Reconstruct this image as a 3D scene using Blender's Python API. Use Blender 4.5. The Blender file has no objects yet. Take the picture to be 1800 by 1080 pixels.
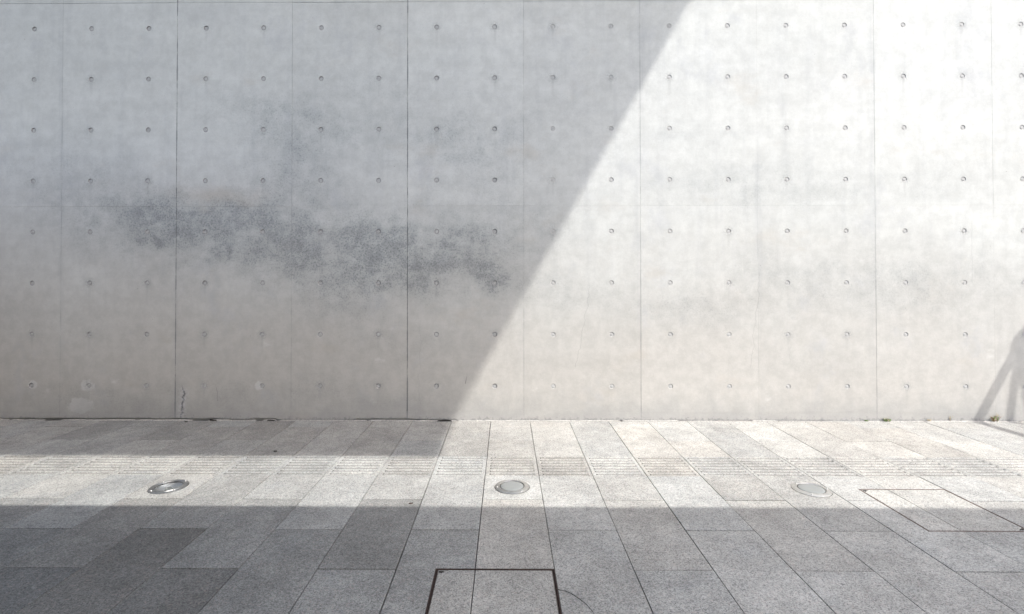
import bpy, bmesh, math, random
from mathutils import Vector, Matrix
random.seed(7)
C = bpy.context.scene.collection
scn = bpy.context.scene

# ------------------------------------------------------------------ camera
def rot(a, b, c):
    return Matrix.Rotation(a, 3, 'Z') @ Matrix.Rotation(b, 3, 'X') @ Matrix.Rotation(c, 3, 'Y')
M = rot(.0085, .0111, .0006)
cam_d = bpy.data.cameras.new('camera'); cam = bpy.data.objects.new('camera', cam_d); C.objects.link(cam)
cam_d.sensor_width = 36; cam_d.lens = 17.715
cam_d.shift_x = 0.0100; cam_d.shift_y = -0.0349
cam_d.clip_start = .05; cam_d.clip_end = 3000
rm = Matrix((M.col[0], M.col[2], -M.col[1])).transposed()
mw = rm.to_4x4(); mw.translation = Vector((0, -5.1877, 1.4777))
cam.matrix_world = mw
scn.camera = cam

# ------------------------------------------------------------------ light
SUN = Vector((.566, -.566, 1.0)).normalized()      # direction towards the sun
world = bpy.data.worlds.new('World'); scn.world = world; world.use_nodes = True
wn = world.node_tree.nodes; wl = world.node_tree.links
bg = wn['Background']; sky = wn.new('ShaderNodeTexSky'); sky.sky_type = 'NISHITA'
sky.sun_disc = False
sky.sun_elevation = math.asin(SUN.z); sky.sun_rotation = math.atan2(SUN.x, SUN.y)
sky.altitude = 0; sky.air_density = 1.0; sky.dust_density = 3.1; sky.ozone_density = 0.4
wl.new(sky.outputs[0], bg.inputs[0]); bg.inputs[1].default_value = .15
sl = bpy.data.lights.new('sun', 'SUN'); sl.energy = 2.0; sl.angle = math.radians(.53); sl.color = (1, .965, .915)
so = bpy.data.objects.new('sun', sl); C.objects.link(so)
so.rotation_euler = SUN.to_track_quat('Z', 'Y').to_euler(); so.location = SUN * 60
scn.view_settings.view_transform = 'Standard'; scn.view_settings.look = 'None'
scn.view_settings.exposure = 1.16; scn.view_settings.gamma = 1
scn.view_settings.use_curve_mapping = False
scn.cycles.max_bounces = 6; scn.cycles.diffuse_bounces = 4; scn.cycles.transmission_bounces = 6

# ------------------------------------------------------------------ helpers
def tag(o, label=None, cat=None, group=None, kind=None):
    if label: o['label'] = label
    if cat: o['category'] = cat
    if group: o['group'] = group
    if kind: o['kind'] = kind
    return o
def empty(name, loc=(0, 0, 0), **k):
    o = bpy.data.objects.new(name, None); C.objects.link(o); o.location = loc
    o.empty_display_size = .1
    return tag(o, **k)
def link(name, me, parent=None, loc=None, col=None):
    o = bpy.data.objects.new(name, me); C.objects.link(o)
    if parent: o.parent = parent
    if loc is not None: o.location = loc
    if col: o.color = (*col, 1)
    return o
def mesh(name, V, F, mat, mi=None, smooth=False):
    me = bpy.data.meshes.new(name); me.from_pydata(V, [], F)
    for m in (mat if isinstance(mat, (list, tuple)) else [mat]): me.materials.append(m)
    if mi: me.polygons.foreach_set('material_index', mi)
    if smooth: me.polygons.foreach_set('use_smooth', [True] * len(F))
    me.update()
    return me
class G:
    """collects geometry for one mesh"""
    def __init__(s): s.V = []; s.F = []; s.mi = []
    def face(s, pts, m=0):
        n = len(s.V); s.V += [tuple(p) for p in pts]; s.F.append(list(range(n, n + len(pts)))); s.mi.append(m)
    def box(s, a, b, m=0):
        x0, y0, z0 = a; x1, y1, z1 = b; n = len(s.V)
        s.V += [(x0,y0,z0),(x1,y0,z0),(x1,y1,z0),(x0,y1,z0),(x0,y0,z1),(x1,y0,z1),(x1,y1,z1),(x0,y1,z1)]
        for f in ((0,3,2,1),(4,5,6,7),(0,1,5,4),(1,2,6,5),(2,3,7,6),(3,0,4,7)):
            s.F.append([n + i for i in f]); s.mi.append(m)
    def mesh(s, name, mat, smooth=False): return mesh(name, s.V, s.F, mat, s.mi, smooth)
def lathe(name, prof, mat, n=48, smooth=True):
    g = G(); V = []; F = []
    for r, z in prof:
        for k in range(n):
            a = 2 * math.pi * k / n; V.append((r * math.cos(a), r * math.sin(a), z))
    for i in range(len(prof) - 1):
        for k in range(n):
            k2 = (k + 1) % n; F.append([i*n+k, i*n+k2, (i+1)*n+k2, (i+1)*n+k])
    me = mesh(name, V, F, mat)
    if smooth:
        me.polygons.foreach_set('use_smooth', [True] * len(F))
        bm = bmesh.new(); bm.from_mesh(me); bmesh.ops.remove_doubles(bm, verts=bm.verts, dist=1e-6)
        for e in bm.edges:
            if len(e.link_faces) == 2 and e.calc_face_angle(0) > .6: e.smooth = False
        bmesh.ops.recalc_face_normals(bm, faces=bm.faces)
        bm.to_mesh(me); bm.free()
    return me

# ---- node helper
class N:
    def __init__(s, name, rough=.8):
        s.m = bpy.data.materials.new(name); s.m.use_nodes = True
        s.t = s.m.node_tree; s.b = s.t.nodes['Principled BSDF']; s.b.inputs['Roughness'].default_value = rough
        s.b.inputs['Specular IOR Level'].default_value = .35
    def put(s, sock, v):
        if isinstance(v, bpy.types.NodeSocket): s.t.links.new(v, sock)
        elif v is not None: sock.default_value = v
    def math(s, op, a, b=None, c=None, clamp=False):
        n = s.t.nodes.new('ShaderNodeMath'); n.operation = op; n.use_clamp = clamp
        s.put(n.inputs[0], a)
        if b is not None: s.put(n.inputs[1], b)
        if c is not None: s.put(n.inputs[2], c)
        return n.outputs[0]
    def pos(s): return s.t.nodes.new('ShaderNodeNewGeometry').outputs['Position']
    def xyz(s, v):
        n = s.t.nodes.new('ShaderNodeSeparateXYZ'); s.put(n.inputs[0], v); return n.outputs
    def comb(s, x, y, z):
        n = s.t.nodes.new('ShaderNodeCombineXYZ'); s.put(n.inputs[0], x); s.put(n.inputs[1], y); s.put(n.inputs[2], z); return n.outputs[0]
    def scale(s, v, sc, off=(0, 0, 0)):
        n = s.t.nodes.new('ShaderNodeMapping'); s.put(n.inputs[0], v); n.inputs['Scale'].default_value = sc; n.inputs['Location'].default_value = off; return n.outputs[0]
    def noise(s, v, sc, det=4, rough=.55, dist=0):
        n = s.t.nodes.new('ShaderNodeTexNoise'); s.put(n.inputs['Vector'], v); n.inputs['Scale'].default_value = sc
        n.inputs['Detail'].default_value = det; n.inputs['Roughness'].default_value = rough; n.inputs['Distortion'].default_value = dist
        return n.outputs[0]
    def vor(s, v, sc, out='Distance', feat='F1'):
        n = s.t.nodes.new('ShaderNodeTexVoronoi'); s.put(n.inputs['Vector'], v); n.inputs['Scale'].default_value = sc; n.feature = feat
        return n.outputs[out]
    def ramp(s, v, a, b, lo=0., hi=1.):
        n = s.t.nodes.new('ShaderNodeMapRange'); n.interpolation_type = 'SMOOTHSTEP'; s.put(n.inputs[0], v)
        for i, q in zip((1, 2, 3, 4), (a, b, lo, hi)): s.put(n.inputs[i], q)
        return n.outputs[0]
    def mix(s, f, a, b, bl='MIX'):
        n = s.t.nodes.new('ShaderNodeMix'); n.data_type = 'RGBA'; n.blend_type = bl
        s.put(n.inputs[0], f)
        for i, q in ((6, a), (7, b)):
            if isinstance(q, tuple) and len(q) == 3: q = (*q, 1)
            s.put(n.inputs[i], q)
        return n.outputs[2]
    def gray(s, v): return s.comb(v, v, v)
    def bump(s, h, st, dist, prev=None):
        n = s.t.nodes.new('ShaderNodeBump'); s.put(n.inputs['Height'], h); n.inputs['Strength'].default_value = st; n.inputs['Distance'].default_value = dist
        if prev: s.put(n.inputs['Normal'], prev)
        return n.outputs[0]
    def col(s, v): s.put(s.b.inputs['Base Color'], (*v, 1) if isinstance(v, tuple) else v)
    def info(s): return s.t.nodes.new('ShaderNodeObjectInfo').outputs

# ------------------------------------------------------------------ materials
def wall_mat(name='board_formed_concrete', plain=False):
    n = N(name, .78); P = n.pos(); X, Y, Z = n.xyz(P)
    inf = n.info()
    big = n.noise(n.scale(P, (.55, 1, .8)), 1.1, 4, .6)
    streak = n.noise(n.scale(P, (.35, 1, 2.4), (3, 0, 1)), 2.3, 5, .62)
    drip = n.noise(n.scale(P, (5.0, 1, .35), (1, 0, 7)), 1.6, 5, .6)
    mott = n.noise(P, 7.5, 5, .70)
    fine = n.noise(P, 70, 3, .7)
    grain = n.noise(P, 260, 2, .8)
    base = n.mix(n.ramp(big, .33, .68), (.500, .512, .497), (.544, .557, .541))
    base = n.mix(n.math('MULTIPLY', n.ramp(streak, .48, .68), .40), base, (.47, .485, .48))
    base = n.mix(n.math('MULTIPLY', n.ramp(streak, .50, .28), .25), base, (.62, .63, .62))
    base = n.mix(n.math('MULTIPLY', n.ramp(drip, .48, .70), .26), base, (.41, .425, .43))
    # lower courses browner: splashed dirt, plus the wall's light fall-off put into colour
    low = n.ramp(n.math('ADD', Z, n.math('MULTIPLY', big, 1.4)), 2.9, 1.1)
    base = n.mix(n.math('MULTIPLY', low, .82), base, (.425, .409, .382))
    # panel to panel tone
    t = n.math('MULTIPLY_ADD', inf['Random'], .05, .972)
    base = n.mix(1., base, n.gray(t), 'MULTIPLY')
    # mottling
    mm = n.math('MULTIPLY_ADD', n.ramp(mott, .3, .70), .15, .92)
    base = n.mix(1., base, n.gray(mm), 'MULTIPLY')
    if not plain:
        # damp stains : (x, z, rx, rz, strength)
        B = [(-4.75,2.62,.75,.30,.5),(-4.0,2.10,.70,.28,.75),(-3.4,2.00,.65,.28,.9),(-2.75,1.98,.75,.34,.95),(-2.25,2.55,.45,.60,.6),
             (-1.95,1.78,.70,.30,.85),(-1.3,1.62,.65,.30,.9),(-.60,1.62,.60,.24,.9),(-.15,1.50,.16,.13,1.3),(-.9,1.95,.6,.25,.55),
             (-.55,2.86,.60,.34,.55),(-.2,2.2,.5,.5,.35),(-1.0,.75,.6,.16,.3),(-2.1,3.05,.6,.3,.4),(-1.6,1.3,.55,.25,.6),(-4.9,1.0,.6,.15,.2),(-3.6,.15,.9,.2,.45),(-2.2,.25,.7,.2,.35),(-4.6,.2,.6,.25,.3),(-1.2,.2,.6,.15,.35),(-2.9,3.3,.5,.2,.3),(-1.3,3.4,.9,.5,.22),(.6,3.1,.5,.5,.25),(1.9,2.9,.5,.2,.3),(3.2,.6,.7,.15,.3),
             (2.45,2.42,.85,.22,.60),(1.95,1.10,.50,.18,.75),(.75,1.30,.7,.16,.45),(3.05,1.35,1.,.26,.50),(4.35,1.42,.75,.30,.75),(3.4,2.4,.5,.14,.35),
             (.2,1.9,.5,.16,.35),(4.4,2.5,.5,.3,.3),(2.6,1.6,.6,.14,.3)]
        wob = n.math('MULTIPLY_ADD', n.noise(P, 2.2, 4, .6), .6, -.3)
        wz = n.math('MULTIPLY_ADD', n.noise(n.scale(P, (1, 1, 1), (9, 3, 5)), 2.6, 4, .6), .5, -.25)
        Xw = n.math('ADD', X, wob); Zw = n.math('ADD', Z, wz)
        S = None
        for (x, z, rx, rz, st) in B:
            rx, rz = rx*1.15, rz*1.2; dx = n.math('MULTIPLY_ADD', Xw, 1/rx, -x/rx); dz = n.math('MULTIPLY_ADD', Zw, 1/rz, -z/rz)
            q = n.math('MULTIPLY_ADD', dx, dx, n.math('MULTIPLY', dz, dz))
            e = n.math('MULTIPLY', n.math('POWER', 2.718, n.math('MULTIPLY', q, -1.)), st)
            S = e if S is None else n.math('ADD', S, e)
        S = n.math('MULTIPLY', S, n.ramp(X, .6, 1.6, .88, .62))
        S = n.math('MULTIPLY', S, n.ramp(n.noise(n.scale(P, (1, 1, 1.3), (6, 6, 6)), 3.0, 3, .55), .32, .68, .5, 1.15))
        sp = n.noise(P, 9, 6, .84)
        sp2 = n.noise(n.scale(P, (1, 1, 1), (4, 4, 4)), 55, 4, .8)
        spm = n.math('MULTIPLY_ADD', sp, .62, n.math('MULTIPLY', sp2, .38))
        thr = n.math('MULTIPLY_ADD', S, -.10, .55)
        mk = n.ramp(spm, n.math('ADD', thr, -.03), n.math('ADD', thr, .19))
        mk = n.math('MULTIPLY', mk, n.math('MULTIPLY', S, 1.1, clamp=True))
        soft = n.math('MULTIPLY', n.math('MULTIPLY', S, .85, clamp=True), n.ramp(sp, .25, .70, .55, 1.))
        base = n.mix(soft, base, n.mix(1., base, (.70, .722, .745), 'MULTIPLY'))
        base = n.mix(n.math('MULTIPLY', mk, .46), base, n.mix(1., base, (.46, .485, .51), 'MULTIPLY'))
        base = n.mix(n.math('MULTIPLY', n.math('MULTIPLY', n.ramp(sp2, .50, .66), S, clamp=True), .62), base, n.mix(1., base, (.44, .46, .48), 'MULTIPLY'))
        # violet grey lichen film, brown wash
        vio = n.ramp(n.noise(n.scale(P, (1.2, 1, 1), (20, 2, 2)), 1.7, 5, .7), .56, .72)
        base = n.mix(n.math('MULTIPLY', vio, .30), base, (.37, .385, .415))
        brn = n.ramp(n.noise(n.scale(P, (.8, 1, 1.3), (2, 12, 2)), 1.9, 6, .65), .58, .76)
        base = n.mix(n.math('MULTIPLY', brn, .30), base, (.44, .40, .345))
        bx = n.math('MULTIPLY_ADD', Xw, 1/.42, 3.0/.42); bz = n.math('MULTIPLY_ADD', Zw, 1/.1, -2.33/.1)
        e = n.math('POWER', 2.718, n.math('MULTIPLY', n.math('MULTIPLY_ADD', bx, bx, n.math('MULTIPLY', bz, bz)), -1.))
        base = n.mix(n.math('MULTIPLY', e, .35), base, (.46, .40, .33))
        # pale efflorescence
        pale = n.ramp(n.noise(n.scale(P, (1, 1, 1.4), (31, 2, 9)), 3.1, 4, .66), .64, .78)
        base = n.mix(n.math('MULTIPLY', pale, .35), base, (.66, .665, .65))
        for (px_, pz_, qx, qz) in ((-4.40, .15, .14, .09), (-4.33, .36, .07, .07), (-2.55, .36, .05, .05), (-4.9, .36, .05, .05)):
            ux = n.math('MULTIPLY_ADD', X, 1/qx, -px_/qx); uz = n.math('MULTIPLY_ADD', Z, 1/qz, -pz_/qz)
            e = n.math('ADD', n.math('MULTIPLY_ADD', ux, ux, n.math('MULTIPLY', uz, uz)), n.math('MULTIPLY_ADD', n.noise(P, 14, 4, .7), 3.2, -1.6))
            base = n.mix(n.math('MULTIPLY', n.ramp(e, 1.1, .5), .5), base, (.60, .61, .60))
        # grime along the foot
        foot = n.ramp(n.math('ADD', Z, n.math('MULTIPLY', n.noise(P, 4.5, 4, .7), .55)), .62, .22)
        base = n.mix(n.math('MULTIPLY', foot, .52), base, (.27, .275, .275))
        ft2 = n.ramp(n.math('ADD', Z, n.math('MULTIPLY', n.noise(P, 24, 3, .75), .22)), .15, .09)
        base = n.mix(n.math('MULTIPLY', ft2, .55), base, (.14, .145, .15))
        # seam grime: strong joints every 2.4 m, weak ones between
        for off, w, a in ((-3.417, .006, .75), (-2.217, .0035, .35)):
            d = n.math('ABSOLUTE', n.math('WRAP', n.math('ADD', X, -off), 1.2, -1.2))
            wn_ = n.math('MULTIPLY', n.ramp(n.noise(n.scale(P, (.01, 1, 1), (off, 0, 0)), 2.6, 6, .7), .36, .66), w * 2.0)
            l = n.math('MULTIPLY', n.ramp(d, wn_, n.math('MULTIPLY', wn_, .3)), n.ramp(X, .2, 1.6, 1., .35))
            base = n.mix(n.math('MULTIPLY', l, a), base, (.17, .18, .19))
            hz = n.math('MULTIPLY', n.ramp(d, .10, .0), n.ramp(drip, .45, .7))
            base = n.mix(n.math('MULTIPLY', hz, .18), base, (.34, .35, .36))
        # hairline cracks  (x at z0, slope, z0, z1, width, strength)
        for k, (x0, sl_, z0, z1, w, a, wo) in enumerate([(-3.345, .04, 0.0, .40, .016, .9, .06), (2.50, .115, .55, 1.62, .0024, .32, .05),
                    (.72, .17, .55, 1.45, .0024, .38, .05), (-2.98, -.12, .2, .42, .003, .5, .03), (2.9, .02, .6, .9, .002, .2, .04),
                    (-.42, .2, .38, .52, .004, .8, .01), (4.76, .0, 1.4, 2.1, .002, .3, .02), (-.9, .03, .2, 1.1, .0016, .25, .05)]):
            wv = n.math('MULTIPLY_ADD', n.noise(n.scale(P, (.02, 1, 1), (k * 3, 0, 0)), 8, 3, .65), wo * 2, -wo)
            lx = n.math('ADD', n.math('MULTIPLY_ADD', n.math('SUBTRACT', Z, z0), sl_, x0), wv)
            d = n.math('ABSOLUTE', n.math('SUBTRACT', X, lx))
            r = n.math('MULTIPLY', n.math('GREATER_THAN', Z, z0), n.ramp(Z, z1, z1 - .12))
            wid = n.math('MULTIPLY', r, w)
            l = n.math('MULTIPLY', n.ramp(d, n.math('ADD', wid, .0006), n.math('MULTIPLY', wid, .2)), r)
            base = n.mix(n.math('MULTIPLY', l, a), base, (.10, .105, .11))
            if k == 0:
                hl = n.math('MULTIPLY', n.ramp(d, .07, .0), r)
                hl = n.math('MULTIPLY', hl, n.ramp(n.noise(P, 30, 6, .75), .42, .6))
                base = n.mix(n.math('MULTIPLY', hl, .4), base, (.66, .67, .70))
        hx = n.math('MULTIPLY', n.math('WRAP', n.math('ADD', X, 4.917 + .3), .6, 0.), 1.)
        hx = n.math('SUBTRACT', hx, .3)
        hz = n.math('SUBTRACT', n.math('WRAP', n.math('ADD', Z, -.3555 + .5301*.5), .5301, 0.), .5301*.5)
        cell_ = n.noise(n.comb(n.math('FLOOR', n.math('MULTIPLY', n.math('ADD', X, 4.917 + .3), 1/.6)), 0., n.math('FLOOR', n.math('MULTIPLY', n.math('ADD', Z, -.3555 + .265), 1/.5301))), 3.7, 1, .5)
        rad = n.math('SQRT', n.math('MULTIPLY_ADD', hx, hx, n.math('MULTIPLY', hz, hz)))
        halo = n.math('MULTIPLY', n.math('MULTIPLY', n.ramp(rad, .075, .025), n.ramp(sp2, .42, .58)), n.ramp(cell_, .42, .62))
        base = n.mix(n.math('MULTIPLY', halo, .40), base, (.23, .24, .245))
        halo2 = n.math('MULTIPLY', n.math('MULTIPLY', n.ramp(rad, .055, .025), n.ramp(sp2, .40, .55)), n.ramp(cell_, .40, .25))
        base = n.mix(n.math('MULTIPLY', halo2, .3), base, (.66, .66, .65))
        run = n.math('MULTIPLY', n.math('MULTIPLY', n.ramp(n.math('ABSOLUTE', n.math('ADD', hx, n.math('MULTIPLY_ADD', drip, .04, -.02))), .020, .004), n.ramp(hz, -.26, -.02)), n.math('LESS_THAN', hz, -.01))
        base = n.mix(n.math('MULTIPLY', n.math('MULTIPLY', run, n.ramp(cell_, .45, .6)), .22), base, (.28, .285, .28))
        # specks / pinholes
        pv = n.vor(P, 9.5); pn = n.noise(P, 3.3, 2, .5)
        dots = n.math('MULTIPLY', n.ramp(pv, .055, .02), n.ramp(pn, .55, .6))
        base = n.mix(n.math('MULTIPLY', dots, .6), base, (.13, .13, .13))
        pv2 = n.math('MULTIPLY', n.ramp(n.vor(n.scale(P, (1, 1, 1), (7, 1, 3)), 26), .10, .05), n.ramp(mott, .50, .60))
        base = n.mix(n.math('MULTIPLY', pv2, .42), base, (.20, .205, .21))
    g = n.math('MULTIPLY_ADD', fine, .16, n.math('MULTIPLY_ADD', grain, .16, .84))
    base = n.mix(1., base, n.gray(g), 'MULTIPLY')
    n.col(base)
    h = n.math('ADD', n.math('MULTIPLY', mott, .9), n.math('MULTIPLY', fine, .35))
    b1 = n.bump(h, .55, .0035)
    pores = n.ramp(n.vor(P, 42), .04, .13)
    b2 = n.bump(pores, .6, .003, b1)
    n.put(n.b.inputs['Normal'], b2)
    return n.m

def granite(name, base=(.410, .409, .388), groove=False):
    n = N(name, .72); P = n.pos(); inf = n.info()
    n.b.inputs['Specular IOR Level'].default_value = .3
    col = n.mix(1., base, inf['Color'], 'MULTIPLY')
    v = n.vor(P, 230, 'Color'); vx = n.xyz(v)[0]
    v2 = n.vor(n.scale(P, (1, 1, 1), (5, 5, 5)), 135, 'Color'); vy = n.xyz(v2)[0]
    s1 = n.noise(P, 150, 3, .85)
    sp = n.math('MULTIPLY_ADD', vx, .58, n.math('MULTIPLY_ADD', vy, .40, n.math('MULTIPLY_ADD', s1, .72, .145)))
    col = n.mix(1., col, n.gray(sp), 'MULTIPLY')
    rust = n.ramp(vy, .86, .97); col = n.mix(n.math('MULTIPLY', rust, .28), col, (.42, .31, .27))
    blk = n.ramp(vx, .10, .02); col = n.mix(n.math('MULTIPLY', blk, .45), col, (.09, .09, .10))
    # wear: broad patches and scuffs
    big = n.noise(P, 2.3, 6, .65); d1 = n.math('MULTIPLY_ADD', n.ramp(big, .30, .70), .26, .84)
    col = n.mix(1., col, n.gray(d1), 'MULTIPLY')
    md = n.noise(n.scale(P, (1, 1, 1), (8, 1, 0)), 9, 7, .72); d2 = n.math('MULTIPLY_ADD', n.ramp(md, .30, .72), .22, .88)
    col = n.mix(1., col, n.gray(d2), 'MULTIPLY')
    blu = n.ramp(n.noise(n.scale(P, (1, 1, 1), (3, 15, 0)), 3.2, 6, .7), .5, .72)
    col = n.mix(n.math('MULTIPLY', blu, .25), col, n.mix(1., col, (.86, .93, 1.02), 'MULTIPLY'))
    br = n.ramp(n.noise(n.scale(P, (1, 1, 1), (13, 5, 0)), 2.6, 7, .7), .62, .8)
    col = n.mix(n.math('MULTIPLY', br, .16), col, (.27, .24, .215))
    gum = n.math('MULTIPLY', n.ramp(n.vor(n.scale(P, (1, 1, 1), (2, 7, 0)), 3.7), .075, .045), n.ramp(n.noise(P, 1.7, 2, .5), .5, .56))
    col = n.mix(n.math('MULTIPLY', gum, .28), col, (.16, .155, .15))
    if groove: col = n.mix(.75, col, n.mix(1., col, (.60, .585, .57), 'MULTIPLY'))
    n.col(col)
    h = n.math('ADD', s1, n.math('MULTIPLY', vx, .6))
    n.put(n.b.inputs['Normal'], n.bump(h, .5, .0016))
    return n.m

def simple(name, col, rough=.6, metal=0., bump=None, var=.2, sc=60):
    n = N(name, rough); n.b.inputs['Metallic'].default_value = metal
    P = n.pos(); v = n.noise(P, sc, 5, .65)
    c = n.mix(n.ramp(v, .3, .7), tuple(q * (1 - var) for q in col), tuple(min(1, q * (1 + var)) for q in col))
    n.col(c)
    if bump: n.put(n.b.inputs['Normal'], n.bump(v, bump, .002))
    return n.m

M_WALL = wall_mat()
M_PLAIN = wall_mat('cast_concrete', True)
M_PLUG = simple('plug_mortar', (.42, .425, .42), .85, 0, .4, .18, 90)
M_CUP = simple('cup_concrete', (.35, .35, .35), .85, 0, .4, .2, 90)
M_GRAN = granite('flamed_granite')
M_GROOVE = granite('groove_granite', groove=True)
M_PIT = simple('pit_dirt', (.13, .125, .12), .95)
M_CUP2 = simple('pale_cup_concrete', (.44, .44, .43), .85, 0, .4, .12, 90)  # paler cup copy for the sunlit side, brightness put into its colour
M_BED = simple('joint_sand', (.028, .025, .023), .95, 0, .6, .4, 40)
M_MORT = simple('broken_mortar', (.46, .45, .43), .9, 0, .7, .3, 70)
M_BLK = simple('dark_debris', (.035, .033, .03), .9)
M_RUST3 = simple('dark_tray_edge', (.10, .075, .065), .7, .2, .5, .3, 90)
M_RUST4 = simple('dusty_frame', (.20, .165, .145), .8, 0, .5, .35, 60)
M_PLATE = simple('grey_corner_plate', (.30, .295, .28), .7, 0, .5, .2, 90)
M_STEEL = simple('brushed_steel', (.72, .71, .69), .34, 1., .15, .12, 40)
M_STEEL2 = simple('dull_steel', (.50, .50, .49), .42, 1., .2, .2, 60)
M_RUST = simple('rusty_steel', (.062, .044, .038), .75, .2, .6, .4, 90)
M_RUST2 = simple('worn_steel_edge', (.15, .125, .11), .6, .4, .5, .3, 90)
M_WHITE = simple('bounce_white', (.78, .78, .76), .8)
M_BLOCKER = simple('dark_blocker', (.07, .072, .076), .6)  # dark so the unseen deck, canopy and end block bounce little light
M_WOOD = simple('grey_timber', (.22, .19, .15), .8, 0, .5, .25, 30)
M_FROST = N('frosted_glass', .22).m
M_FROST.node_tree.nodes['Principled BSDF'].inputs['Base Color'].default_value = (.25, .265, .26, 1)
gl = N('clear_glass', .03); gl.b.inputs['Transmission Weight'].default_value = 1; gl.b.inputs['IOR'].default_value = 1.45; gl.col((.93, .95, .95)); M_GLASS = gl.m
M_REFL = simple('lamp_reflector', (.85, .85, .85), .45, 1., .1, .08, 50)
def leafmat(name, c):
    n = N(name, .6); v = n.noise(n.pos(), 120, 3, .6)
    n.col(n.mix(v, tuple(q*.7 for q in c), tuple(q*1.35 for q in c))); return n.m
M_LEAF = leafmat('weed_green', (.20, .30, .10)); M_DRY = leafmat('weed_dry', (.36, .31, .22)); M_RED = leafmat('weed_red', (.30, .15, .10))

# ------------------------------------------------------------------ ground
g = G(); g.face([(-400, -400, -.036), (400, -400, -.036), (400, 400, -.036), (-400, 400, -.036)])
tag(link('ground', g.mesh('ground', M_BED)), kind='structure')

# ------------------------------------------------------------------ concrete wall
PX0, PW, PZ, PH = -3.417, 1.2, .0905, 2.1204
HX, HZ = .6, .5301
wall = empty('concrete_wall', (0, .15, 0), label='long pale exposed concrete wall with rows of tie holes, half in shade', cat='wall')
W0 = Vector((0, .15, 0))
def cell(g, x0, z0, w, h, r, rings=18, y=0.):
    cx, cz = x0 + w/2, z0 + h/2
    co = [(x0+w, z0+h), (x0, z0+h), (x0, z0), (x0+w, z0)]; ca = [math.atan2(q[1]-cz, q[0]-cx) % (2*math.pi) for q in co]
    def hit(a):
        c, s = math.cos(a), math.sin(a); t = min((w/2)/abs(c) if abs(c) > 1e-9 else 1e9, (h/2)/abs(s) if abs(s) > 1e-9 else 1e9)
        return (cx + c*t, y, cz + s*t)
    for k in range(rings):
        a, b = 2*math.pi*k/rings, 2*math.pi*(k+1)/rings
        ia = (cx + r*math.cos(a), y, cz + r*math.sin(a)); ib = (cx + r*math.cos(b), y, cz + r*math.sin(b))
        o = [hit(a)]
        for q, an in zip(co, ca):
            if a + 1e-6 < an < b - 1e-6: o.append((q[0], y, q[1]))
        o.append(hit(b))
        g.face([ia, ib] + o[::-1])
HR = .0262
def panel_mesh(nm):
    g = G(); D = .03
    for i in range(2):
        for j in range(4): cell(g, i*HX, j*HZ, HX, HZ, HR)
    w, h = PW, PH
    return g
def make_panel(gx, gz):
    g = panel_mesh(''); e = 0
    V = []
    for (x, y, z) in g.V:      # trim the outer border for the seams
        if x < 1e-6: x = gx
        if x > PW - 1e-6: x = PW - gx2
        if z < 1e-6: z = gz
        if z > PH - 1e-6: z = PH - gz
        V.append((x, y, z))
    g.V = V; return g
panels = {}
for kind in ('a', 'b', 'c', 'd'):
    # a: strong seam on its left, b: strong seam on its right
    ga, gb = {'a': (.0016, .0005), 'b': (.0005, .0016), 'c': (.0006, .0003), 'd': (.0003, .0006)}[kind]
    gx, gx2 = ga, gb
    g = make_panel(gx, .0004)
    x0, x1, z0, z1, d = gx, PW-gx2, .0004, PH-.0004, .03
    for q in ([(x0,0,z0),(x0,d,z0),(x0,d,z1),(x0,0,z1)], [(x1,0,z0),(x1,0,z1),(x1,d,z1),(x1,d,z0)],
              [(x0,0,z0),(x1,0,z0),(x1,d,z0),(x0,d,z0)], [(x0,0,z1),(x0,d,z1),(x1,d,z1),(x1,0,z1)]): g.face(q)
    me = g.mesh('panel', M_WALL)
    bm = bmesh.new(); bm.from_mesh(me); bmesh.ops.remove_doubles(bm, verts=bm.verts, dist=1e-5); bm.to_mesh(me); bm.free()
    panels[kind] = me
def cup_mesh(r, depth, mc=None):
    pr = [(r, 0), (r - .0015, .004), (r - .003, depth), (r*.60, depth), (r*.58, depth - .003), (0.0005, depth - .004)]
    V = []; F = []; mi = []; n = 18
    for q, (rr, y) in enumerate(pr):
        for k in range(n):
            a = 2*math.pi*k/n; V.append((rr*math.cos(a), y, rr*math.sin(a)))
    for i in range(len(pr)-1):
        for k in range(n):
            k2 = (k+1) % n; F.append([i*n+k, (i+1)*n+k, (i+1)*n+k2, i*n+k2]); mi.append(0 if i < 3 else 1)
    me = mesh('tie_hole', V, F, [mc or M_CUP, M_PLUG], mi)
    return me
cups_pale = [cup_mesh(HR, d, M_CUP2) for d in (.0042, .0056)]
cups = [cup_mesh(HR, d) for d in (.0045, .0065, .011)]
far = G()
for row in range(3):
    for k in range(-4, 10):
        x0 = PX0 + k*PW; z0 = PZ + row*PH + (.003 if row == 2 else 0); y = random.uniform(-.0016, .0016) if k < 3 else random.uniform(-.0004, .0004)
        p = link('panel', panels[('a' if k % 2 == 0 else 'b') if k < 3 else ('c' if k % 2 == 0 else 'd')], wall, Vector((x0, y, z0)) - W0)
        for i in range(2):
            for j in range(4):
                cx, cz = HX*(i+.5), HZ*(j+.5)
                if row < 2 and -2 <= k <= 7:
                    o = link('tie_hole', random.choice(cups_pale if x0 > .1 else cups[1:]), p, (cx, 0, cz)); o.rotation_euler.y = random.uniform(0, 6)
                else:
                    n = 18; n0 = len(far.V); cm = cups[1]
                    off = len(far.V)
                    far.V += [(v.co.x + x0 + cx, v.co.y + y - .15, v.co.z + z0 + cz) for v in cm.vertices]
                    for f in cm.polygons: far.F.append([off + q for q in f.vertices]); far.mi.append(f.material_index)
tag(link('tie_hole_row', far.mesh('tie_hole_row', [M_CUP, M_PLUG]), wall), kind='stuff')
g = G(); g.box((PX0-4*PW, .031, -.3), (PX0+10*PW, .38, 6.44)); link('core', g.mesh('core', M_PLAIN), wall, -W0)
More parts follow.
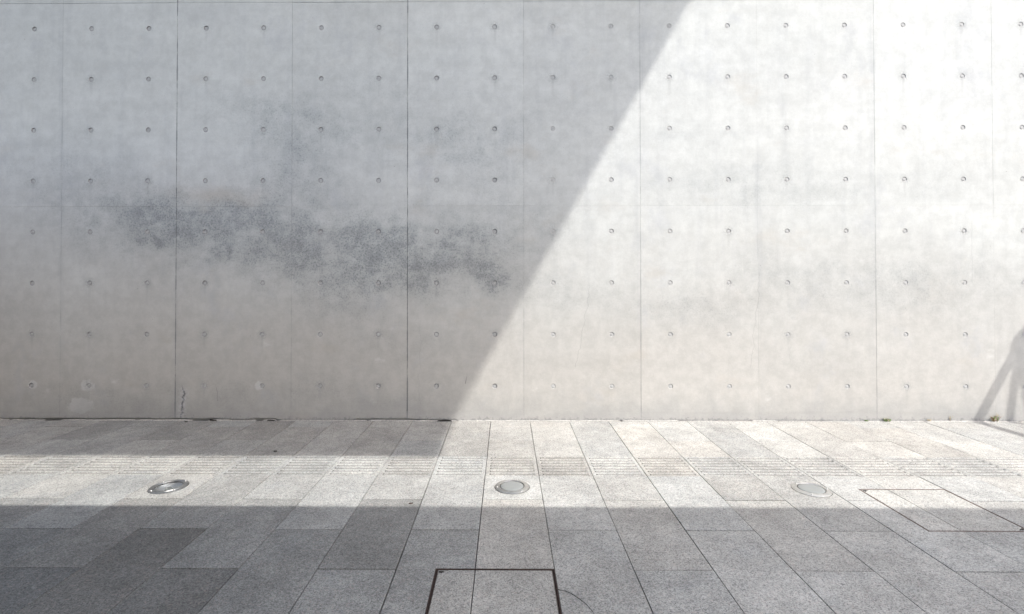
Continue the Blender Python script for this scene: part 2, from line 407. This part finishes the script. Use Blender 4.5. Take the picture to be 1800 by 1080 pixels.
g = G(); g.box((PX0-4*PW-.02, -.006, 6.456), (PX0+10*PW+.02, .40, 6.55)); link('coping', g.mesh('coping', M_PLAIN), wall, -W0)
# foot course with an irregular ragged lower edge
g = G(); n = 900; xs = [PX0-4*PW + 14*PW*i/n for i in range(n+1)]
rr = random.Random(3)
lo = []; v = .012
for i in range(n+1):
    v += rr.uniform(-.004, .004); v = min(max(v, .004), .026)
    if rr.random() < .03: v = rr.uniform(.015, .032)
    lo.append(v if xs[i] < -.5 else v*.45)
for i in range(n):
    a, b = xs[i], xs[i+1]
    ya = -.001 + .002*math.sin(a*3.1) ; yb = -.001 + .002*math.sin(b*3.1)
    g.face([(a, ya, lo[i]), (b, yb, lo[i+1]), (b, 0.0003, .0903), (a, 0.0003, .0903)])
    g.face([(a, ya, lo[i]), (a, .03, lo[i]), (b, .03, lo[i+1]), (b, yb, lo[i+1])])
link('foot_course', g.mesh('foot_course', M_WALL), wall, -W0)

# ------------------------------------------------------------------ pavement
CX0, CW, R0, RW = -.1568, .4006, .2225, .4006
pave = empty('pavement'); pave['kind'] = 'structure'
covers = [(-.357, .2438, 2.618, 3.222), (2.4496, 3.0478, 1.640, 2.2284)]   # x0 x1 d0 d1 (distance from the wall)
lights = [(-2.378, 1.640), (.041, 1.625), (2.119, 1.655)]
GAP = .0019
def gapw(c): return .0019 + (.0012 if c < 0 else 0)
def offset(poly, d):
    n = len(poly); out = []
    for i in range(n):
        p, q, r = Vector(poly[i-1]), Vector(poly[i]), Vector(poly[(i+1) % n])
        a = (q - p).normalized(); b = (r - q).normalized()
        na, nb = Vector((-a.y, a.x)), Vector((-b.y, b.x))
        m = (na + nb); m = m / max(.3, m.dot(na)) if m.length > 1e-6 else na
        out.append(tuple(q + m * d))
    return out
def slab_mesh(poly, th=.03, ch=.0012, hole=None, ox=0, oy=0):
    """poly counter clockwise in x,y ; top at z = 0"""
    g = G(); top = offset(poly, ch)
    if hole:
        hx, hy, hr = hole; K = 40
        x0 = min(p[0] for p in top); x1 = max(p[0] for p in top); y0 = min(p[1] for p in top); y1 = max(p[1] for p in top)
        co = [(x1, y1), (x0, y1), (x0, y0), (x1, y0)]; ca = [math.atan2(q[1]-hy, q[0]-hx) % (2*math.pi) for q in co]
        def hit(a):
            c, s = math.cos(a), math.sin(a); ts = []
            if abs(c) > 1e-9: ts.append(((x1 if c > 0 else x0) - hx)/c)
            if abs(s) > 1e-9: ts.append(((y1 if s > 0 else y0) - hy)/s)
            t = min(ts); return (hx + c*t, hy + s*t, 0)
        for k in range(K):
            a, b = 2*math.pi*k/K, 2*math.pi*(k+1)/K
            ia = (hx + hr*math.cos(a), hy + hr*math.sin(a), 0); ib = (hx + hr*math.cos(b), hy + hr*math.sin(b), 0)
            o = [hit(a)] + [(q[0], q[1], 0) for q, an in zip(co, ca) if a + 1e-6 < an < b - 1e-6] + [hit(b)]
            g.face([ia] + o + [ib])
            g.face([ia, ib, (ib[0], ib[1], -th), (ia[0], ia[1], -th)])
    else:
        g.face([(x, y, 0) for x, y in top])
    n = len(poly)
    for i in range(n):
        j = (i+1) % n
        g.face([(*poly[i], -ch), (*poly[j], -ch), (*top[j], 0), (*top[i], 0)])
        g.face([(*poly[i], -th), (*poly[j], -th), (*poly[j], -ch), (*poly[i], -ch)])
    return g
def cut(x0, x1, d0, d1):
    """rectangle minus the access covers -> polygon in x, y=-d  (ccw)"""
    P = [(x0, -d1), (x1, -d1), (x1, -d0), (x0, -d0)]
    for (a, b, c, d) in covers:
        a, b, c, d = a - GAP, b + GAP, c - GAP, d + GAP
        if x1 <= a + .006 or x0 >= b - .006 or d1 <= c + .006 or d0 >= d - .006: continue
        A, B_, Cc, D_ = max(a, x0), min(b, x1), max(c, d0), min(d, d1)
        fx = A <= x0 + .006 and B_ >= x1 - .006; fd = Cc <= d0 + .006 and D_ >= d1 - .006
        if fx and fd: return None
        if fx:
            return [(x0, -Cc), (x1, -Cc), (x1, -d0), (x0, -d0)] if D_ >= d1 - .006 else [(x0, -d1), (x1, -d1), (x1, -D_), (x0, -D_)]
        if fd:
            return [(x0, -d1), (A, -d1), (A, -d0), (x0, -d0)] if B_ >= x1 - .006 else [(B_, -d1), (x1, -d1), (x1, -d0), (B_, -d0)]
        right = B_ >= x1 - .006; bot = D_ >= d1 - .006
        if right and bot: return [(x0, -d1), (A, -d1), (A, -Cc), (x1, -Cc), (x1, -d0), (x0, -d0)]
        if right: return [(x0, -d1), (x1, -d1), (x1, -D_), (A, -D_), (A, -d0), (x0, -d0)]
        if bot: return [(x0, -Cc), (B_, -Cc), (B_, -d1), (x1, -d1), (x1, -d0), (x0, -d0)]
        return [(x0, -d1), (x1, -d1), (x1, -d0), (B_, -d0), (B_, -D_), (x0, -D_)]
    return P
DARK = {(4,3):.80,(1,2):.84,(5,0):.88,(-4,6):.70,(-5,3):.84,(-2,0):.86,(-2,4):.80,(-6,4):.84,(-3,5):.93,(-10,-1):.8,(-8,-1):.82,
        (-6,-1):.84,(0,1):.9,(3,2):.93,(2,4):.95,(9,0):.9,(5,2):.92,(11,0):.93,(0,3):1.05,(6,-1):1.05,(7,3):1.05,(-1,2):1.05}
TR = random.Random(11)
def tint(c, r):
    t = DARK.get((c, r), TR.uniform(.90, 1.06)); w = TR.uniform(-.018, .018) - (.012 if c < 0 else 0)  # left slabs bluer: hue of the shade put into their colour
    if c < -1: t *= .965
    if c < -2 and r >= 5: t *= TR.uniform(.54, .76) if (c, r) not in DARK else .80  # front-left slabs darkened: shade put into their colour
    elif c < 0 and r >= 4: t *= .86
    elif c < 0 and r < 2: t *= .88  # slabs by the left wall foot: shaded strip put into their colour
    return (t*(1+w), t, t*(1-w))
slab_cache = {}
def put_slab(c, r0, r1, stuff=None):
    gp = gapw(c); x0, x1 = CX0 + c*CW + gp, CX0 + (c+1)*CW - gp
    d0 = (R0 + r0*RW + GAP) if r0 >= 0 else .019
    if r0 == -1: d0 = .019
    gd = TR.choice((.0034, .0046, .0058)) if r0 > 3 else .0022
    if r0 >= 0: d0 = R0 + r0*RW + gd*(1.4 if r0 > 3 and c > -7 else 1)
    d1 = R0 + r1*RW - .0014
    dz = TR.uniform(-.0014, .0009)
    if stuff is not None:
        stuff.box((x0, -d1, -.03), (x1, -d0, dz)); return
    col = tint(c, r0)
    hole = None
    for (lx, ld) in lights:
        if x0 < lx < x1 and d0 < ld < d1: hole = (lx, -ld, .1245)
    # a light may straddle a joint: handled by the flange covering it
    poly = cut(x0, x1, d0, d1)
    if poly is None: return
    cx, cy = (x0+x1)/2, -(d0+d1)/2
    if c == 1 and r0 == 5:      # the cracked slab beside the cover
        crack = [(x0, -2.782), (.284, -2.797), (.305, -2.812), (.333, -2.846), (.349, -2.868), (.366, -2.90), (.380, -2.935), (.388, -2.965), (.389, -2.99), (.398, -d1)]
        w0 = [.0042, .0040, .0035, .0026, .0018, .0013, .0010, .0008, .0006, .0006]
        A = [(x0, -d1)] + [(p[0]-w, p[1]-w) for p, w in zip(crack[::-1], w0[::-1])]
        A[-1] = (x0, crack[0][1]-.005); A[1] = (crack[-1][0]-.0006, -d1)
        Bp = [(crack[-1][0]+.0004, -d1), (x1, -d1), (x1, -d0), (x0, -d0)] + [(p[0]+.0006*0, p[1]) for p in crack[:-1]]
        for q in (A, Bp):
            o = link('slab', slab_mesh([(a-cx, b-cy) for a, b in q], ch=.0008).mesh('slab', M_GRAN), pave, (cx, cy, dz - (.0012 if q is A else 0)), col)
        return
    if hole:
        me = slab_mesh([(a-cx, b-cy) for a, b in poly], hole=(hole[0]-cx, hole[1]-cy, hole[2])).mesh('slab', M_GRAN)
    else:
        key = tuple((round(a-cx, 3), round(b-cy, 3)) for a, b in poly)
        if key not in slab_cache: slab_cache[key] = slab_mesh([(a-cx, b-cy) for a, b in poly]).mesh('slab', M_GRAN)
        me = slab_cache[key]
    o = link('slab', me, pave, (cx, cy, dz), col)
    o.rotation_euler = (TR.uniform(-.0016, .0016), TR.uniform(-.0016, .0016), TR.uniform(-.0012, .0012))
# tactile guide tile: seven grooves between flat margins, a small drain pit at each groove's left end
def tactile():
    g = G(); s = CW/2 - GAP; ch = .0018
    def q(x0, x1, y0, y1, z, m=0): g.face([(x0, y0, z), (x1, y0, z), (x1, y1, z), (x0, y1, z)], m)
    mx, my = .026, .012; gx0, gx1 = -s+mx, s-mx; t = s - ch
    NG = 7; pitch = (2*s - 2*my + .020) / NG; gw = pitch - .022; dep = .0048; sl = .003
    q(-t, gx0, -t, t, 0); q(gx1, t, -t, t, 0)
    y = -t
    for k in range(NG):
        y0 = -s + my + k*pitch; y1 = y0 + gw
        q(gx0, gx1, y, y0, 0)
        a, b, c_, d = gx0+sl, gx1-sl, y0+sl, y1-sl
        q(a + .010, b, c_, d, -dep, 1)
        g.face([(gx0, y0, 0), (gx1, y0, 0), (b, c_, -dep), (a, c_, -dep)], 0)
        g.face([(gx1, y1, 0), (gx0, y1, 0), (a, d, -dep), (b, d, -dep)], 0)
        g.face([(gx0, y1, 0), (gx0, y0, 0), (a, c_, -dep), (a, d, -dep)], 0)
        g.face([(gx1, y0, 0), (gx1, y1, 0), (b, d, -dep), (b, c_, -dep)], 0)
        # pit
        g.face([(a, c_, -dep), (a+.010, c_, -dep), (a+.009, c_+.002, -.016), (a+.001, c_+.002, -.016)], 2)
        g.face([(a+.010, c_, -dep), (a+.010, d, -dep), (a+.009, d-.002, -.016), (a+.009, c_+.002, -.016)], 2)
        g.face([(a+.010, d, -dep), (a, d, -dep), (a+.001, d-.002, -.016), (a+.009, d-.002, -.016)], 2)
        g.face([(a, d, -dep), (a, c_, -dep), (a+.001, c_+.002, -.016), (a+.001, d-.002, -.016)], 2)
        q(a+.001, a+.009, c_+.002, d-.002, -.016, 2)
        y = y1
    q(gx0, gx1, y, t, 0)
    P = [(-s, -s), (s, -s), (s, s), (-s, s)]; T = [(-t, -t), (t, -t), (t, t), (-t, t)]
    for i in range(4):
        j = (i+1) % 4
        g.face([(*P[i], -ch), (*P[j], -ch), (*T[j], 0), (*T[i], 0)]); g.face([(*P[i], -.03), (*P[j], -.03), (*P[j], -ch), (*P[i], -ch)])
    return g
TAC = tactile().mesh('tactile_tile', [M_GRAN, M_GROOVE, M_PIT])
outer = G()
for c in range(-36, 37):
    near = -15 <= c <= 15
    odd = c % 2 != 0
    cuts = [-1, 0, 2] if odd else [-1, 1, 2]
    rows = list(zip(cuts[:-1], cuts[1:]))
    cuts = [3] + ([5, 7, 9] if odd else [4, 6, 8]) 
    last = cuts[-1]
    rows += list(zip(cuts[:-1], cuts[1:]))
    for (a, b) in rows:
        put_slab(c, a, b, None if near and a < 7 else outer)
    while last < 34:
        put_slab(c, last, last+2, outer); last += 2
    xm, ym = CX0 + (c+.5)*CW, -(R0 + 2.5*RW)
    if near:
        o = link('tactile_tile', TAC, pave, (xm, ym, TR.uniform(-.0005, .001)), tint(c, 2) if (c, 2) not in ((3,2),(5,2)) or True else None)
    else:
        off = len(outer.V); outer.V += [(v.co.x + xm, v.co.y + ym, v.co.z) for v in TAC.vertices]
        for f in TAC.polygons: outer.F.append([off + q for q in f.vertices]); outer.mi.append(f.material_index)
tag(link('slab_field', outer.mesh('slab_field', [M_GRAN, M_GROOVE, M_PIT]), pave, col=(.97, .97, .97)), kind='stuff')
# mortar left between paving and wall, broken away in places
g = G(); rr = random.Random(5); x = -9.
while x < 9:
    L = rr.uniform(.12, .9); h = rr.uniform(.004, .012); dp = rr.uniform(.014, .019)
    n = max(3, int(L/.03)); pts = []
    for i in range(n+1):
        xx = x + L*i/n; e = 1 if 0 < i < n else .3
        pts.append((xx, h*e*rr.uniform(.75, 1.2), dp*rr.uniform(.85, 1.1)))
    for (xa, ha, da), (xb, hb, db) in zip(pts[:-1], pts[1:]):
        g.face([(xa, -da, -.02), (xb, -db, -.02), (xb, -db*.9, hb*.6), (xa, -da*.9, ha*.6)])
        g.face([(xa, -da*.9, ha*.6), (xb, -db*.9, hb*.6), (xb, .012, hb), (xa, .012, ha)])
    x += L + rr.choice([.005, .02, .06, .14])*rr.uniform(.6, 1.3)*(1 if x < -.8 else .12)
tag(link('mortar_joint', g.mesh('mortar_joint', M_MORT), pave), kind='stuff')

# grit and crumbs gathered along the wall foot
g = G(); rr = random.Random(9)
for k in range(900):
    x = rr.uniform(-7, 7)
    if x > -.3 and rr.random() < .6: continue
    if math.sin(x*2.3) + math.sin(x*5.1 + 1) < rr.uniform(-1.6, 1.6): continue
    y = -abs(rr.gauss(0, .016)) - .002; q = rr.uniform(.0015, .005)*(1.6 if rr.random() < .08 else 1); a = rr.uniform(0, 3)
    dx, dy = math.cos(a)*q, math.sin(a)*q*.6
    m = 0 if rr.random() < (.72 if x < -.3 else .25) else 1
    z = .0005; p = [(x-dx, y-dy, z), (x+dy, y-dx*.6, z), (x+dx, y+dy, z), (x-dy, y+dx*.6, z)]; t_ = (x, y, z + q*.8)
    for i in range(4): g.face([p[i], p[(i+1) % 4], t_], m)
tag(link('grit', g.mesh('grit', [M_BLK, M_MORT]), pave), kind='stuff')

# ------------------------------------------------------------------ in-ground lights
def ground_light(x, d, lab, kind, sc=1., turn=0.):
    t = empty('ground_light', (x, -d, 0), label=lab, cat='in-ground light', group='round lights set in the paving')
    t.rotation_euler.z = turn
    R = .122
    if kind == 'frost':
        ring = lathe('ring', [(R, -.025), (R, .003), (R-.004, .0052), (.098, .0085), (.091, .0095), (.088, .0075), (.088, -.01)], M_STEEL)
        link('ring', ring, t)
        link('gasket', lathe('gasket', [(.0878, .0030), (.0872, .0048), (.0830, .0048), (.0828, .0)], M_BLK), t)
        link('lens', lathe('lens', [(.0826, .002), (.0824, .0070), (.078, .0098), (.06, .0112), (.03, .0122), (.0005, .0125)], M_FROST), t)
    else:
        link('ring', lathe('ring', [(R, -.025), (R, .003), (R-.004, .005), (.105, .007), (.103, .0055), (.1005, .0055), (.099, .0078), (.090, .0085), (.087, .006), (.087, -.004)], M_STEEL2), t)
        link('reflector', lathe('reflector', [(.0865, -.004), (.080, -.014), (.060, -.026), (.034, -.032), (.033, -.034), (.0005, -.034)], M_REFL), t)
        link('bulb', lathe('bulb', [(.024, -.033), (.026, -.022), (.020, -.012), (.010, -.008), (.0005, -.007)], M_FROST, 24), t)
        link('lens', lathe('lens', [(.0868, -.0035), (.0868, .0035), (.078, .0050), (.04, .0062), (.0005, .0065), (.0005, .0005), (.04, .0), (.078, -.001), (.0868, -.0035)], M_GLASS), t)
    for k in range(3 if kind == 'frost' else 4):
        a = 2*math.pi*k/(3 if kind == 'frost' else 4) + .9
        sm = lathe('screw', [(.0062, .005), (.0062, .0092), (.0048, .0112), (.0030, .0114), (.0026, .0098), (.0004, .0098)], M_STEEL, 14)
        link('screw', sm, t, (.1065*math.cos(a), .1065*math.sin(a), 0))
    t.scale = (sc, sc, 1)
    return t
ground_light(lights[0][0], lights[0][1], 'round in-ground light with clear glass over a bright reflector, leftmost of the three', 'clear')
ground_light(lights[1][0], lights[1][1], 'round frosted light in the paving midway between the clear-glass light and the corner-plated cover', 'frost', .98, .3)
ground_light(lights[2][0], lights[2][1], 'round frosted light with shiny wide rim beside the sunlit access cover', 'frost', 1., 1.2)

# ------------------------------------------------------------------ access covers
def access_cover(box, seam, lab, corners, rim, dark, mf, mt):
    x0, x1, d0, d1 = box; cx, cy = (x0+x1)/2, -(d0+d1)/2
    t = empty('access_cover', (cx, cy, 0), label=lab, cat='access cover')
    hx, hy = (x1-x0)/2, (d1-d0)/2
    def railbox(a, b, mat, nm='frame_bar'):
        g = G(); g.box(a, b); return link(nm, g.mesh(nm, mat), t)
    w = rim
    zt = -.0008
    for (a, b) in (((-hx, -hy, -.03), (hx, -hy+w, zt)), ((-hx, hy-w, -.03), (hx, hy, zt)), ((-hx, -hy+w+.0004, -.03), (-hx+w, hy-w-.0004, zt)), ((hx-w, -hy+w+.0004, -.03), (hx, hy-w-.0004, zt))):
        railbox(a, b, mf)
    # tray edge inside a dark slot
    i = w + .0045; w2 = .0035; zt2 = -.0016
    for (a, b) in (((-hx+i, -hy+i, -.03), (hx-i, -hy+i+w2, zt2)), ((-hx+i, hy-i-w2, -.03), (hx-i, hy-i, zt2)), ((-hx+i, -hy+i+w2+.0004, -.03), (-hx+i+w2, hy-i-w2-.0004, zt2)), ((hx-i-w2, -hy+i+w2+.0004, -.03), (hx-i, hy-i-w2-.0004, zt2))):
        railbox(a, b, mt, 'tray_edge')
    j = i + w2 + .0012; sx = seam - cx; cp = .052
    ps = [[(-hx+j, -hy+j), (sx-.0022, -hy+j), (sx-.0022, hy-j), (-hx+j, hy-j)], [(sx+.0022, -hy+j), (hx-j, -hy+j), (hx-j, hy-j), (sx+.0022, hy-j)]]
    if 'tl' in corners: ps[0] = ps[0][:3] + [(-hx+j+cp, hy-j), (-hx+j, hy-j-cp*.7)]
    if 'br' in corners: p = ps[1]; ps[1] = [p[0], (hx-j-cp, -hy+j), (hx-j, -hy+j+cp*.7)] + p[2:]
    for q, k in zip(ps, dark):
        link('inset_slab', slab_mesh(q).mesh('inset_slab', M_GRAN), t, (0, 0, -.0005), (k, k*.995, k*.985))
    if 'tl' in corners:
        e = .0065; tri = [(-hx+j, hy-j-cp*.7+e), (-hx+j+cp-e, hy-j), (-hx+j, hy-j)]
        o = link('corner_plate', slab_mesh(tri, ch=.0006).mesh('corner_plate', M_PLATE), t, (0, 0, -.0012))
        g = G(); a, b = -hx+j+.016, hy-j-.014
        g.box((a-.012, b-.007, -.004), (a+.012, b+.007, .0008)); k = link('keyhole', g.mesh('keyhole', M_BLK), o)
    if 'br' in corners:
        e = .0065; tri = [(hx-j, -hy+j), (hx-j, -hy+j+cp*.7-e), (hx-j-cp+e, -hy+j)]
        o = link('corner_plate', slab_mesh(tri, ch=.0006).mesh('corner_plate', M_PLATE), t, (0, 0, -.0012))
        g = G(); a, b = hx-j-.016, -hy+j+.014
        g.box((a-.012, b-.007, -.004), (a+.012, b+.007, .0008)); link('keyhole', g.mesh('keyhole', M_BLK), o)
    return t
access_cover(covers[0], CX0, 'square rusty-framed access cover in the shaded paving with a crack beside it', ('tl',), .0060, (.93, .98), M_RUST, M_RUST3)
access_cover(covers[1], CX0 + 7*CW, 'square access cover half in sun beyond the rightmost round light', ('tl', 'br'), .0045, (1.06, 1.03), M_RUST4, M_RUST4)

# ------------------------------------------------------------------ weeds and litter
def weed(x, y, h, n, spread, mats, lab, seed, blade=.006):
    r = random.Random(seed); t = empty('weed', (x, y, 0), label=lab, cat='weed')
    for part, mat, cnt in mats:
        g = G()
        for k in range(cnt):
            a = r.uniform(0, 6.28); L = h * r.uniform(.45, 1.); s = spread * r.uniform(.3, 1.)
            bx, by = r.uniform(-spread*.5, spread*.5), r.uniform(-.006, .004)
            dx, dy = math.cos(a)*s, -abs(math.sin(a))*s*.5
            w = blade * r.uniform(.25, .7)
            if part == 'stem': w = .0014
            px, py = -math.sin(a)*w, math.cos(a)*w
            m = (bx + dx*.45, by + dy*.45, L*.65); e = (bx + dx, by + dy, L*(1 if part == 'stem' else .8))
            b0 = (bx, by, -.004)
            g.face([(b0[0]-px*.3, b0[1]-py*.3, b0[2]), (b0[0]+px*.3, b0[1]+py*.3, b0[2]), (m[0]+px, m[1]+py, m[2]), (m[0]-px, m[1]-py, m[2])])
            g.face([(m[0]-px, m[1]-py, m[2]), (m[0]+px, m[1]+py, m[2]), e])
            if part == 'stem':
                for q in range(3):
                    z = L*r.uniform(.3, 1); f = z/L; cx_, cy_ = bx+dx*f, by+dy*f; rr_ = r.uniform(.003, .007); aa = r.uniform(0, 6.28)
                    g.face([(cx_, cy_, z), (cx_+math.cos(aa)*rr_*2, cy_, z+math.sin(aa)*rr_), (cx_+math.cos(aa)*rr_, cy_+.002, z+rr_*1.5)])
        link(part, g.mesh(part, mat), t)
    return t
weed(3.669, -.006, .030, 8, .026, [('leaf', M_LEAF, 16)], 'tiny green weed at the wall foot, left of the larger green tuft', 1)
weed(3.876, -.008, .050, 12, .050, [('leaf', M_LEAF, 40), ('stem', M_DRY, 8)], 'larger bright green weed tuft growing at the wall foot', 2)
weed(4.305, -.006, .034, 8, .03, [('stem', M_DRY, 10)], 'low dry weed at the wall foot right of the green tuft', 3)
weed(4.521, -.006, .075, 5, .016, [('stem', M_DRY, 6)], 'single upright dry weed stem against the sunlit wall', 4)
weed(4.965, -.008, .095, 12, .062, [('stem', M_DRY, 16), ('leaf', M_LEAF, 14), ('dead_leaf', M_RED, 9)], 'tall scruffy green and reddish weed between the diagonal shadows', 5, .008)
def chip(x, y, L, W, H, mat, name, lab, cat, a=0, seed=0):
    r = random.Random(seed); g = G(); n = 7; top = []; bot = []
    for k in range(n):
        q = 2*math.pi*k/n; f = r.uniform(.7, 1.15)
        px, py = math.cos(q)*L/2*f, math.sin(q)*W/2*f
        px, py = px*math.cos(a)-py*math.sin(a), px*math.sin(a)+py*math.cos(a)
        bot.append((px, py, 0.)); top.append((px*.75, py*.75, H*r.uniform(.7, 1.2)))
    g.face(top)
    for k in range(n): g.face([bot[k], bot[(k+1) % n], top[(k+1) % n], top[k]])
    o = link(name, g.mesh(name, mat), loc=(x, y, .001)); return tag(o, lab, cat)
chip(-1.955, -.92, .040, .018, .006, M_BLK, 'fallen_leaf', 'small dark curled leaf on shaded paving near the shade edge', 'leaf', .1, 1)
chip(-.622, -1.895, .030, .010, .006, M_RUST, 'fallen_leaf', 'small brown leaf scrap in the sun at the edge of the lower shade', 'leaf', .3, 2)
chip(-3.265, -.058, .045, .018, .006, M_BLK, 'stone_chip', 'dark stone chip on the paving just below the cracked wall foot', 'stone chip', 0, 3)
chip(-.86, -.022, .15, .022, .012, M_MORT, 'mortar_chunk', 'pale sliver of mortar lying tilted along the shaded wall foot', 'mortar chunk', .25, 4)
chip(-.63, -.017, .16, .018, .010, M_BLK, 'dirt_clump', 'black dirt clump beside the pale mortar sliver at the wall foot', 'dirt clump', 0, 5)
chip(-3.02, -.014, .10, .018, .012, M_BLK, 'dirt_clump', 'black dirt clump right of the crack at the shaded wall foot', 'dirt clump', -.2, 6)
chip(-2.42, -.014, .12, .016, .010, M_BLK, 'dirt_clump', 'flat black dirt clump at the wall foot midway along the shade', 'dirt clump', 0, 7)
chip(-.30, -.016, .035, .016, .012, M_MORT, 'mortar_chunk', 'small pale mortar crumb at the sunlit wall foot beside the shade edge', 'mortar chunk', 0, 8)

# ------------------------------------------------------------------ unseen shade casters and added light blockers (behind and above the camera)
kx, ky = SUN.x/SUN.z, -SUN.y/SUN.z
HA = 11.0                                   # walkway deck
ya, xe = 1.033 + HA*ky, -.545 + HA*kx
deck = empty('walkway', (xe-9, -ya+1.85, HA), label='unseen raised walkway deck high over the paving, casting the slanting wall shade', cat='walkway')
g = G(); g.box((-9, -1.85, 0), (9, 1.85, .35)); link('deck', g.mesh('deck', M_BLOCKER), deck)
g = G(); g.box((-9, 1.852, .02), (9 - xe + .6, ya - 1.85 - .1, .30)); link('sky_block_deck', g.mesh('sky_block_deck', M_BLOCKER), deck)  # added to block overhead sky light from the left paving
for xx in (-8.5,):
    g = G(); g.box((xx-.3, -1.2, -HA), (xx+.3, 1.2, -.003)); link('pier', g.mesh('pier', M_PLAIN), deck)
HB, HR_ = 2.85, 3.9                         # low dark roof cuts left sky light, narrow strip lets it in at right
yb, yr = 1.93 + (HB+.3)*ky, 1.93 + (HR_+.2)*ky      # the top front edges draw the shade line
XS = .6
can = empty('canopy', (0, -yb-2.5, 0), label='unseen canopy behind the viewer, shaped to cut left sky light, casting the straight shade on the paving', cat='canopy')
g = G(); g.box((-16, -2.5, HB), (XS, 2.5, HB+.3)); link('roof_slab', g.mesh('roof_slab', M_BLOCKER), can)
e0 = 2.5 - (yr - yb)
g = G(); g.box((XS+.3, e0-1.3, HR_), (14, e0, HR_+.2)); link('roof_strip', g.mesh('roof_strip', M_WHITE), can)  # narrow and white, shaped to pass bounced light to the right paving
g = G(); g.box((XS-.3, e0-1.1, HB+.302), (XS+.5, e0-.5, HR_-.002)); link('upstand', g.mesh('upstand', M_PLAIN), can)
g = G(); g.box((-16, -2.8, -.03), (XS-.6, -2.503, HB+.6)); link('back_blocker', g.mesh('back_blocker', M_BLOCKER), can)  # added behind the canopy to keep light off the left
g = G(); g.box((-7.3, -2.5, -.03), (-7.0, 2.3, HB-.002)); link('side_blocker', g.mesh('side_blocker', M_BLOCKER), can)  # added at the canopy's left to keep light out
end = empty('left_blocker', (-9.6, -2.4, 0), label='unseen dark block beyond the left edge, added to cut sky light', cat='light blocker')  # unseen block added to keep side light off the left paving
g = G(); g.box((-1.2, -2.2, -.03), (1.2, 2.2, 3.4)); link('blocker_body', g.mesh('blocker_body', M_BLOCKER), end)
g = G(); g.box((-1.3, -2.3, 3.402), (1.3, 2.3, 3.6)); link('roof', g.mesh('roof', M_PLAIN), end)
# leaning timber poles beyond the right edge, added to cast the forked shadow
def pole(g, a, b, r):
    a, b = Vector(a), Vector(b); d = (b-a).normalized(); u = d.orthogonal().normalized(); v = d.cross(u); n = 10; i0 = len(g.V)
    for p, rr_ in ((a, r*1.1), (b, r*.85)):
        for k in range(n):
            q = 2*math.pi*k/n; g.V.append(tuple(p + (u*math.cos(q) + v*math.sin(q))*rr_))
    for k in range(n): g.F.append([i0+k, i0+(k+1) % n, i0+n+(k+1) % n, i0+n+k]); g.mi.append(0)
    g.F.append([i0+n+k for k in range(n)]); g.mi.append(0)
J = Vector((5.235, 0, .80)) + Vector((kx, -ky, 1))*3.2
tri = empty('pole_tripod', (J.x, J.y, 0), label='tripod of leaning timber poles beyond the right edge, added to cast the forked shadow', cat='pole tripod')
def leg(foot, ext=0., r=.045):
    g = G(); f = Vector(foot); e = J + (J - f).normalized()*ext; o = Vector((J.x, J.y, 0)); pole(g, f - o, e - o, r)
    link('leg', g.mesh('leg', M_WOOD), tri)
leg((4.87, -2.2, 0), 1.2, .052); leg((6.39, -1.7, 0), .05, .040); leg((7.17, -1.25, 0), .05, .075)
